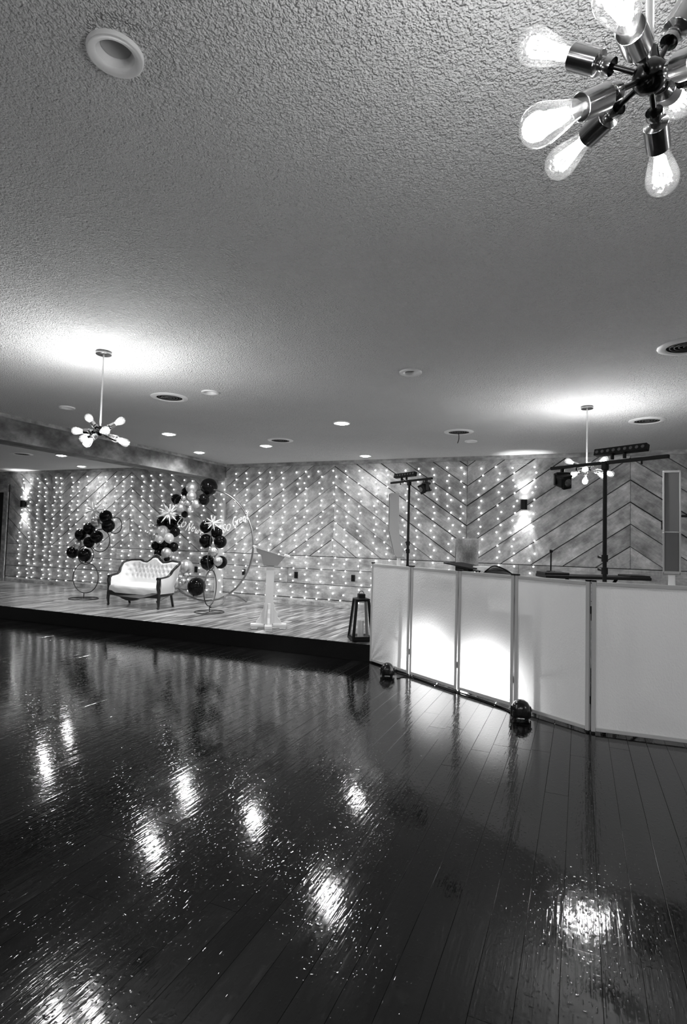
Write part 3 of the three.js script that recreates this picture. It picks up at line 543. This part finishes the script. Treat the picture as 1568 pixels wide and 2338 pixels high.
// ------------------------------------------------------------------ tufted settee
{
  const t = thing('settee', 'white tufted antique settee with a dark carved wood frame', 'settee', [4.54, S, 1.83]);
  const plan = new THREE.CatmullRomCurve3([[-0.535, 0.2], [-0.545, 0.05], [-0.525, -0.1], [-0.44, -0.2], [-0.25, -0.235], [0, -0.245], [0.25, -0.235], [0.44, -0.2], [0.525, -0.1], [0.545, 0.05], [0.535, 0.2]].map(p => V(p[0], 0, p[1])));
  const tops = [[0, 0.5], [0.05, 0.51], [0.1, 0.525], [0.135, 0.56], [0.16, 0.66], [0.19, 0.73], [0.24, 0.765], [0.3, 0.775], [0.36, 0.75], [0.4, 0.745], [0.44, 0.785], [0.47, 0.83], [0.5, 0.84]];
  const topH = u => { const w = u > 0.5 ? 1 - u : u; let i = 0; while (i < tops.length - 2 && tops[i + 1][0] < w) i++; const [a, b] = [tops[i], tops[i + 1]], q = (w - a[0]) / (b[0] - a[0]); return a[1] + (b[1] - a[1]) * sst(0, 1, q) * 0.5 + (b[1] - a[1]) * q * 0.5; };
  const NU = 150, NV = 40, base = 0.25, at = (u, v, off) => {
    const p = plan.getPointAt(u), tg = plan.getTangentAt(u), n = V(-tg.z, 0, tg.x), y = base + (topH(u) - base) * v, lean = Math.max(0, y - 0.35) * sst(0.12, 0.2, Math.min(u, 1 - u)) * (0.12 + 0.16 * (1 - sst(0.22, 0.4, Math.min(u, 1 - u))));
    return p.addScaledVector(n, -off * 1 + 0).add(V(0, y, 0)).addScaledVector(n, -lean * 0 - 0).add(V(tg.z, 0, -tg.x).multiplyScalar(lean));
  };
  const bt = []; for (let r = 0; r < 3; r++) for (let c = 0; c < (r & 1 ? 12 : 13); c++) bt.push([0.2 + 0.6 * (c + (r & 1 ? 0.5 : 0)) / 12, 0.50 + r * 0.085]);
  const L = plan.getLength(), tuft = (u, y) => { let d = 0.02, dd = 0; for (const [bu, by] of bt) { const q = ((u - bu) * L) ** 2 + (y - by) ** 2; dd += 0.034 * Math.exp(-q / 0.0005) + 0.010 * Math.exp(-(((u - bu) * L) ** 2) / 0.00012 - Math.max(0, y - by) ** 2 / 0.004 - Math.max(0, by - y) ** 2 / 0.0008); } return d - Math.min(dd, 0.042); };
  const skin = (offF, flip) => {
    const P = [], I = [], U = [];
    for (let j = 0; j <= NV; j++) for (let i = 0; i <= NU; i++) { const u = i / NU, v = j / NV, y = base + (topH(u) - base) * v, p = at(u, v, offF(u, y, v)); P.push(p.x, p.y, p.z); U.push(u * L, y); }
    for (let j = 0; j < NV; j++) for (let i = 0; i < NU; i++) { const a = j * (NU + 1) + i, b = a + 1, c = a + NU + 1, d = c + 1; flip ? I.push(a, b, c, b, d, c) : I.push(a, c, b, b, c, d); }
    const g = new THREE.BufferGeometry(); g.setAttribute('position', new THREE.Float32BufferAttribute(P, 3)); g.setAttribute('uv', new THREE.Float32BufferAttribute(U, 2)); g.setIndex(I); g.computeVertexNormals(); return g;
  };
  part('inner_upholstery', skin((u, y, v) => -(tuft(u, y)) * (v > 0.97 ? 0 : 1), false), M.velvet, t, 'button-tufted white back');
  part('outer_upholstery', skin((u, y, v) => 0.045 + 0.012 * Math.sin(Math.PI * v), true), M.velvet, t);
  for (const [bu, by] of bt) { const p = at(bu, (by - base) / (topH(bu) - base), 0.018); part('button', new THREE.SphereGeometry(0.006, 8, 6).translate(p.x, p.y, p.z), M.velvet, t); }
  const rail = []; for (let i = 0; i <= 60; i++) rail.push(at(i / 60, 1, 0.02));
  part('top_rail', tube(rail, 0.025, 160, 8), M.darkWood, t);
  const crest = []; for (let i = 0; i < 9; i++) { const u = 0.44 + i * 0.015, p = at(u, 1, 0.02); crest.push(new THREE.SphereGeometry(0.036 - Math.abs(i - 4) * 0.004, 10, 8).scale(1.1, 0.9, 0.7).translate(p.x, p.y + 0.022 - Math.abs(i - 4) * 0.004, p.z)); }
  part('carved_crest', merge(crest), M.darkWood, t);
  for (const s of [-1, 1]) {
    part('arm_post', tube([[s * 0.535, 0.5, 0.205], [s * 0.545, 0.45, 0.222], [s * 0.535, 0.36, 0.215], [s * 0.55, 0.28, 0.2], [s * 0.555, 0.2, 0.205]], 0.027, 26, 10), M.darkWood, t);
    part('arm_scroll', cyl(0.028, 0.028, 0.05, 16).rotateX(Math.PI / 2).translate(s * 0.535, 0.5, 0.21), M.darkWood, t);
    part('front_leg', merge([rod([s * 0.553, 0.12, 0.21], [s * 0.552, 0.23, 0.2], 0.026, 10, 0.03), rod([s * 0.548, 0.03, 0.2], [s * 0.553, 0.125, 0.21], 0.017, 10, 0.026), new THREE.SphereGeometry(0.022, 12, 8).scale(1, 0.9, 1.2).translate(s * 0.547, 0.019, 0.204)]), M.darkWood, t);
    part('back_leg', tube([[s * 0.5, 0.24, -0.15], [s * 0.5, 0.15, -0.175], [s * 0.49, 0.07, -0.21], [s * 0.485, 0.002, -0.235]], 0.02, 18, 8), M.darkWood, t);
    part('side_rail', tube([[s * 0.55, 0.23, 0.2], [s * 0.555, 0.225, 0.03], [s * 0.52, 0.235, -0.17]], 0.024, 18, 8), M.darkWood, t);
  }
  const apron = new THREE.Shape(); apron.moveTo(-0.55, 0.26); apron.lineTo(0.55, 0.26); apron.lineTo(0.55, 0.19); apron.quadraticCurveTo(0.36, 0.195, 0.22, 0.168); apron.quadraticCurveTo(0.1, 0.122, 0, 0.122); apron.quadraticCurveTo(-0.1, 0.122, -0.22, 0.168); apron.quadraticCurveTo(-0.36, 0.195, -0.55, 0.19);
  const ag = new THREE.ExtrudeGeometry(apron, { depth: 0.035, bevelEnabled: true, bevelSize: 0.005, bevelThickness: 0.005, bevelSegments: 2, curveSegments: 10, steps: 1 }); { const p = ag.attributes.position; for (let k = 0; k < p.count; k++) p.setZ(k, p.getZ(k) + 0.2 + 0.05 * (1 - (p.getX(k) / 0.55) ** 2)); ag.computeVertexNormals(); }
  part('carved_apron', ag, M.darkWood, t);
  part('back_rail', rbox(0.98, 0.06, 0.03, 0, 0.23, -0.215, 0.008), M.darkWood, t);
  const cu = new THREE.BoxGeometry(1.04, 0.15, 0.44, 40, 6, 16); { const p = cu.attributes.position; for (let k = 0; k < p.count; k++) { const x = p.getX(k) / 0.52, y = p.getY(k) / 0.075, z = p.getZ(k) / 0.22, e = Math.max(Math.abs(x) ** 6, Math.abs(z) ** 4); p.setXYZ(k, x * 0.52 * (1 - 0.02 * y * y), y > 0 ? y * (0.075 + 0.03 * (1 - x * x) * (1 - z * z) - 0.03 * e) : y * 0.075, z * 0.22 * (1 - 0.02 * y * y) + (z > 0 ? z * 0.05 * (1 - x * x) + 0.012 * (1 - y * y) * z + 0.004 * z * Math.sin(x * 9 + y * 3) * (y < 0.4 ? 1 : 0) : 0)); } cu.computeVertexNormals(); }
  part('seat_cushion', cu.translate(0, 0.305, 0.0), M.velvet, t);
}
// ------------------------------------------------------------------ balloon hoop, balloon stands
{
  const t = thing('balloon_hoop', 'large white hoop stand carrying the balloon arch', 'hoop stand', [5.03, S, 0.75]);
  part('hoop', new THREE.TorusGeometry(1.045, 0.018, 10, 96).translate(0, 1.075, 0), M.ringWhite, t);
  part('foot', tube([[0.62, 0.012, 0.62], [0.66, 0.05, 0.35], [0.56, 0.17, 0.08], [0.6, 0.14, -0.2], [0.62, 0.012, -0.5]], 0.018, 40, 8), M.ringWhite, t);
  part('foot', tube([[-0.62, 0.012, 0.55], [-0.6, 0.1, 0.3], [-0.56, 0.17, 0.04], [-0.6, 0.1, -0.2], [-0.62, 0.012, -0.5]], 0.018, 40, 8), M.ringWhite, t);
}
const ballGeo = lathe([[0, 1.0], [0.3, 0.955], [0.58, 0.82], [0.8, 0.6], [0.95, 0.31], [1, 0], [0.96, -0.28], [0.84, -0.56], [0.64, -0.81], [0.4, -0.98], [0.16, -1.09], [0, -1.12]], 36);
const knotGeo = lathe([[0.03, -1.08], [0.05, -1.12], [0.03, -1.15], [0.09, -1.22], [0, -1.21]], 12);
const confettiGeo = (() => { const a = []; for (let k = 0; k < 34; k++) { const th = rr(0, 6.28), ph = Math.acos(rr(-1, 0.9)), d = new THREE.CircleGeometry(rr(0.06, 0.12), 7); d.lookAt(V(Math.sin(ph) * Math.cos(th), Math.cos(ph), Math.sin(ph) * Math.sin(th))); const p = V(Math.sin(ph) * Math.cos(th), Math.cos(ph), Math.sin(ph) * Math.sin(th)).multiplyScalar(0.95); a.push(d.translate(p.x, p.y, p.z)); } return merge(a); })();
M.confetti = std(0.7, 0.4, { side: THREE.DoubleSide });
function balloon(kind, x, y, z, r, label, group) {
  const t = thing(kind[0] + '_balloon', label, 'balloon', [x, y, z], rr(0, 6), group);
  t.rotation.x = rr(-0.5, 0.5); t.rotation.z = rr(-0.5, 0.5); t.scale.setScalar(r * 1.05);
  const m = kind[1]; part('skin', ballGeo, m, t); part('knot', knotGeo, m, t);
  if (kind[0] === 'clear') part('confetti', confettiGeo, M.confetti, t).userData.kind = 'stuff';
}
const BK = ['black', M.balloon], SV = ['silver', M.chrome], CL = ['clear', M.clear];
const ARCH = [
  [BK, 5.03, 2.38, 0.72, 0.155, 'largest glossy black balloon, at the very top of the balloon arch'], [BK, 5.03, 2.13, 0.86, 0.102, 'black balloon hanging just below the largest one at the top of the arch'],
  [BK, 4.54, 2.27, 0.74, 0.108, 'black balloon left of the oval silver balloon high in the arch'], [BK, 4.29, 2.15, 0.75, 0.092, 'leftmost black balloon of the upper arch cluster'], [BK, 4.43, 2.1, 0.8, 0.098, 'black balloon beneath the upper left pair of the arch, above the big pale one'], [BK, 4.55, 1.85, 0.8, 0.061, 'small black balloon hanging alone under the upper arch cluster'],
  [BK, 4.0, 1.7, 0.78, 0.103, 'black balloon left under the arch starburst'], [BK, 4.17, 1.65, 0.7, 0.11, 'black balloon right under the arch starburst, behind its spikes'], [BK, 4.36, 1.74, 0.74, 0.085, 'black balloon right of the arch starburst and left of the lettering'], [BK, 4.34, 1.51, 0.80, 0.095, 'black balloon to the right of the clear confetti balloons'],
  [SV, 4.74, 2.35, 0.86, 0.104, 'oval silver balloon left of the largest black one'], [SV, 4.79, 2.19, 0.92, 0.086, 'round silver balloon in the middle of the upper arch cluster'], [SV, 4.62, 2.15, 0.93, 0.047, 'small silver balloon left of the round one in the upper arch'], [SV, 4.575, 2.06, 0.92, 0.051, 'small silver balloon above the big pale one in the upper arch'], [SV, 4.71, 2.06, 0.93, 0.054, 'small silver balloon between two others on the underside of the upper arch'], [SV, 4.89, 2.04, 0.9, 0.074, 'silver balloon at the right end of the underside of the upper arch'], [SV, 4.53, 1.97, 0.9, 0.088, 'big pale silver balloon right of the arch starburst'], [CL, 4.72, 1.93, 0.84, 0.057, 'small clear balloon on the underside of the upper arch'], [SV, 4.3, 1.99, 0.84, 0.06, 'silver balloon above right of the arch starburst'],
  [SV, 3.74, 1.59, 0.8, 0.043, 'uppermost of the small silver balloons on the left flank of the arch'], [SV, 3.87, 1.6, 0.82, 0.058, 'silver balloon above the clear confetti balloons on the left flank'], [SV, 3.66, 1.48, 0.8, 0.058, 'farthest left silver balloon of the arch'], [SV, 3.77, 1.46, 0.86, 0.055, 'silver balloon on the left flank next to the farthest left one'], [SV, 3.9, 1.42, 0.82, 0.06, 'silver balloon touching the clear confetti balloons on their left'], [SV, 3.79, 1.385, 0.78, 0.043, 'lowest small silver balloon on the left flank of the arch'],
  [CL, 4.13, 1.52, 0.9, 0.1, 'largest clear confetti balloon, at the top of its trio'], [CL, 4.08, 1.37, 0.92, 0.08, 'lower left clear confetti balloon of the trio'], [CL, 4.32, 1.39, 0.94, 0.088, 'right clear confetti balloon of the trio'],
  [BK, 3.87, 1.23, 0.78, 0.085, 'left black balloon in the row under the clear confetti balloons'], [BK, 4.06, 1.23, 0.74, 0.114, 'middle black balloon in the row under the clear confetti balloons'], [BK, 4.29, 1.22, 0.76, 0.09, 'right black balloon in the row under the clear confetti balloons'], [BK, 3.95, 1.09, 0.8, 0.075, 'small black balloon just above the settee crest'], [BK, 4.22, 0.99, 0.86, 0.058, 'small black balloon peeking over the settee back'], [SV, 4.24, 1.11, 0.9, 0.092, 'silver balloon just above the right half of the settee back'], [SV, 4.35, 1.01, 0.84, 0.045, 'small silver balloon peeking over the settee back'],
  [SV, 4.585, 0.86, 0.74, 0.12, 'large silver balloon beside the right wing of the settee'], [SV, 4.555, 0.65, 0.84, 0.045, 'left of the four small silver balloons beside the settee'], [SV, 4.69, 0.7, 0.84, 0.042, 'upper right of the four small silver balloons beside the settee'], [SV, 4.655, 0.585, 0.88, 0.05, 'front one of the four small silver balloons beside the settee'], [SV, 4.56, 0.53, 0.84, 0.039, 'lowest of the four small silver balloons beside the settee'], [SV, 4.4, 0.55, 0.78, 0.125, 'large silver balloon half hidden behind the right end of the settee'], [BK, 4.85, 0.49, 0.74, 0.165, 'big black balloon at the foot of the hoop right of the settee'],
];
for (const b of ARCH) balloon(...b);
function starburst(label, pos, r, n, k0) {
  const t = thing('starburst_balloon', label, 'balloon', pos);
  part('core', new THREE.SphereGeometry(r * 0.2, 12, 8), M.foil, t);
  const spike = lathe([[0, 0.05], [0.07, 0.2], [0.085, 0.4], [0.06, 0.72], [0, 1]], 7).scale(r, r, r * 0.8);
  for (let k = 0; k < n; k++) { const y = 1 - 2 * (k + 0.5) / n, a = k * 2.39996 + k0, q = Math.sqrt(1 - y * y), s = part('spike', spike, M.foil, t); s.quaternion.setFromUnitVectors(V(0, 1, 0), V(q * Math.cos(a), y, q * Math.sin(a))); s.scale.y = 0.8 + 0.35 * ((k * 7) % 5) / 5; }
}
starburst('silver foil starburst on the left flank of the balloon arch', [4.36, 1.857, 1.02], 0.24, 22, 0.3);
starburst('silver foil starburst on top of the left balloon stand', [3.2, 1.87, 1.7], 0.2, 18, 1.1);
starburst('silver foil starburst on the balloon stand in front of the hoop', [6.02, 1.66, 1.9], 0.17, 16, 2.0);
function hoops(label, pos, turn, rings, baseR, stem, tilt) {
  const t = thing('balloon_stand', label, 'balloon stand', pos, turn);
  part('base_ring', new THREE.TorusGeometry(baseR, 0.009, 8, 48).rotateX(Math.PI / 2).translate(0, 0.008, 0), M.hoop, t);
  part('base_spoke', merge([rod([-baseR, 0.008, 0], [baseR, 0.008, 0], 0.005, 8), rod([0, 0.008, -baseR], [0, 0.008, baseR], 0.005, 8)]), M.hoop, t);
  part('stem', rod([0, 0.008, 0], [0, stem, 0], 0.009, 10), M.hoop, t);
  for (const [x, y, r] of rings) part('ring', new THREE.TorusGeometry(r, 0.009, 8, 56).translate(x, y, 0), M.hoop, t);
}
hoops('wire balloon stand of stacked rings left of the settee', [2.945, S, 1.61], 0.12, [[0.02, 0.395, 0.285], [0.0, 0.82, 0.175], [0.31, 1.1, 0.21], [0.62, 1.39, 0.15], [0.36, 1.5, 0.1]], 0.255, 0.115);
hoops('wire balloon stand right of the settee, its rings seen edge-on', [5.961, S, 1.828], -1.28, [[0.0, 0.395, 0.29], [0.0, 0.86, 0.175], [-0.05, 1.15, 0.13]], 0.235, 0.11);
for (const b of [
  [BK, 3.4, 1.76, 1.61, 0.112, 'upper right black balloon on the left stand, beside the starburst'], [BK, 3.44, 1.59, 1.58, 0.114, 'black balloon directly under the upper right one on the left stand'], [BK, 2.97, 1.53, 1.58, 0.107, 'black balloon under the silver one on the left stand'], [BK, 2.8, 1.41, 1.62, 0.102, 'leftmost black balloon in the middle cluster of the left stand'], [BK, 3.21, 1.38, 1.62, 0.11, 'right black balloon in the middle cluster of the left stand'], [BK, 3.0, 1.27, 1.6, 0.098, 'lowest black balloon in the middle cluster of the left stand'], [BK, 2.6, 1.07, 1.61, 0.106, 'lower left black balloon of the bottom pair on the left stand'], [BK, 2.94, 1.03, 1.63, 0.118, 'lower right black balloon of the bottom pair on the left stand'],
  [SV, 3.14, 1.66, 1.58, 0.098, 'silver balloon under the starburst on the left stand'], [SV, 2.73, 1.22, 1.6, 0.088, 'silver balloon above the bottom pair on the left stand'],
  [BK, 5.84, 1.6, 1.84, 0.098, 'upper left black balloon on the stand in front of the hoop'], [BK, 5.85, 1.37, 1.84, 0.107, 'black balloon on the left of the middle pair in front of the hoop'], [BK, 6.12, 1.36, 1.82, 0.1, 'black balloon on the right of the middle pair in front of the hoop'], [BK, 6.03, 1.51, 1.8, 0.09, 'black balloon behind the starburst spikes in front of the hoop'], [BK, 5.91, 1.02, 1.86, 0.113, 'bottom left black balloon in front of the hoop'], [BK, 6.13, 1.03, 1.8, 0.1, 'bottom right black balloon in front of the hoop, behind a silver one'],
  [SV, 6.05, 1.2, 1.9, 0.079, 'silver balloon between the middle and bottom black balloons in front of the hoop'], [SV, 6.16, 1.05, 1.92, 0.07, 'lowest silver balloon in front of the hoop'],
]) balloon(...b);
// lettering strung across the hoop
{
  const t = thing('script_lettering', 'white script lettering strung across the balloon hoop', 'lettering', [5.2, 1.6, 0.8]);
  const G = { t: [[[0.3, 1], [0.15, 0.1], [0.3, 0]], [[0.0, 0.85], [0.55, 1.0]]], o: [[[0.3, 0.6], [0.08, 0.45], [0.05, 0.15], [0.2, 0], [0.4, 0.15], [0.45, 0.45], [0.3, 0.6]]], N: [[[0, 0], [0.15, 0.95], [0.17, 0.95], [0.4, 0.05], [0.43, 0.05], [0.62, 1]]], e: [[[0.05, 0.3], [0.35, 0.4], [0.3, 0.6], [0.1, 0.5], [0.05, 0.15], [0.2, 0], [0.4, 0.15]]], w: [[[0.02, 0.6], [0.05, 0.1], [0.18, 0.05], [0.28, 0.5], [0.3, 0.1], [0.45, 0.05], [0.55, 0.6]]], y: [[[0.05, 0.9], [0.15, 0.5], [0.35, 0.55], [0.45, 0.95]], [[0.3, 0.55], [0.2, 0]]], S: [[[0.5, 0.9], [0.3, 1], [0.1, 0.85], [0.15, 0.6], [0.4, 0.4], [0.4, 0.12], [0.2, 0], [0, 0.12]]], G: [[[0.5, 0.9], [0.3, 1], [0.08, 0.7], [0.05, 0.3], [0.25, 0], [0.45, 0.15], [0.48, 0.45], [0.3, 0.45]]], r: [[[0.05, 0.55], [0.08, 0], [0.1, 0.3], [0.22, 0.58], [0.36, 0.52]]], a: [[[0.4, 0.55], [0.15, 0.55], [0.05, 0.25], [0.15, 0.02], [0.35, 0.2], [0.42, 0.55], [0.4, 0.1], [0.5, 0]]] };
  const put = (ch, x, y, h, rot) => {
    const gs = G[ch].map(s => tube(s.map(([a, b]) => V(a * h + b * h * 0.22, b * h, 0)), 0.0095, s.length * 6, 6));
    const o = part('letter', merge(gs), M.white, t); o.position.set(x - 5.2, y - 1.6, 0); o.rotation.z = rot;
  };
  put('t', 4.36, 1.66, 0.17, -0.3); put('o', 4.46, 1.615, 0.2, -0.3); put('N', 4.585, 1.54, 0.17, -0.24); put('e', 4.715, 1.53, 0.15, -0.2); put('w', 4.8, 1.49, 0.15, -0.15); put('y', 4.91, 1.47, 0.12, -0.1);
  put('S', 5.43, 1.5, 0.15, 0.2); put('o', 5.515, 1.54, 0.2, 0.25); put('G', 5.66, 1.62, 0.17, 0.33); put('r', 5.745, 1.655, 0.17, 0.33); put('e', 5.8, 1.69, 0.15, 0.35); put('a', 5.87, 1.715, 0.15, 0.35); put('t', 5.94, 1.755, 0.13, 0.3);
  part('string', tube([[-0.95, 0.2, -0.012], [-0.4, -0.06, -0.012], [0, -0.15, -0.012], [0.4, -0.02, -0.012], [0.87, 0.28, -0.012]], 0.002, 30, 5), M.wire, t);
}
//END
renderer.render(scene, camera);
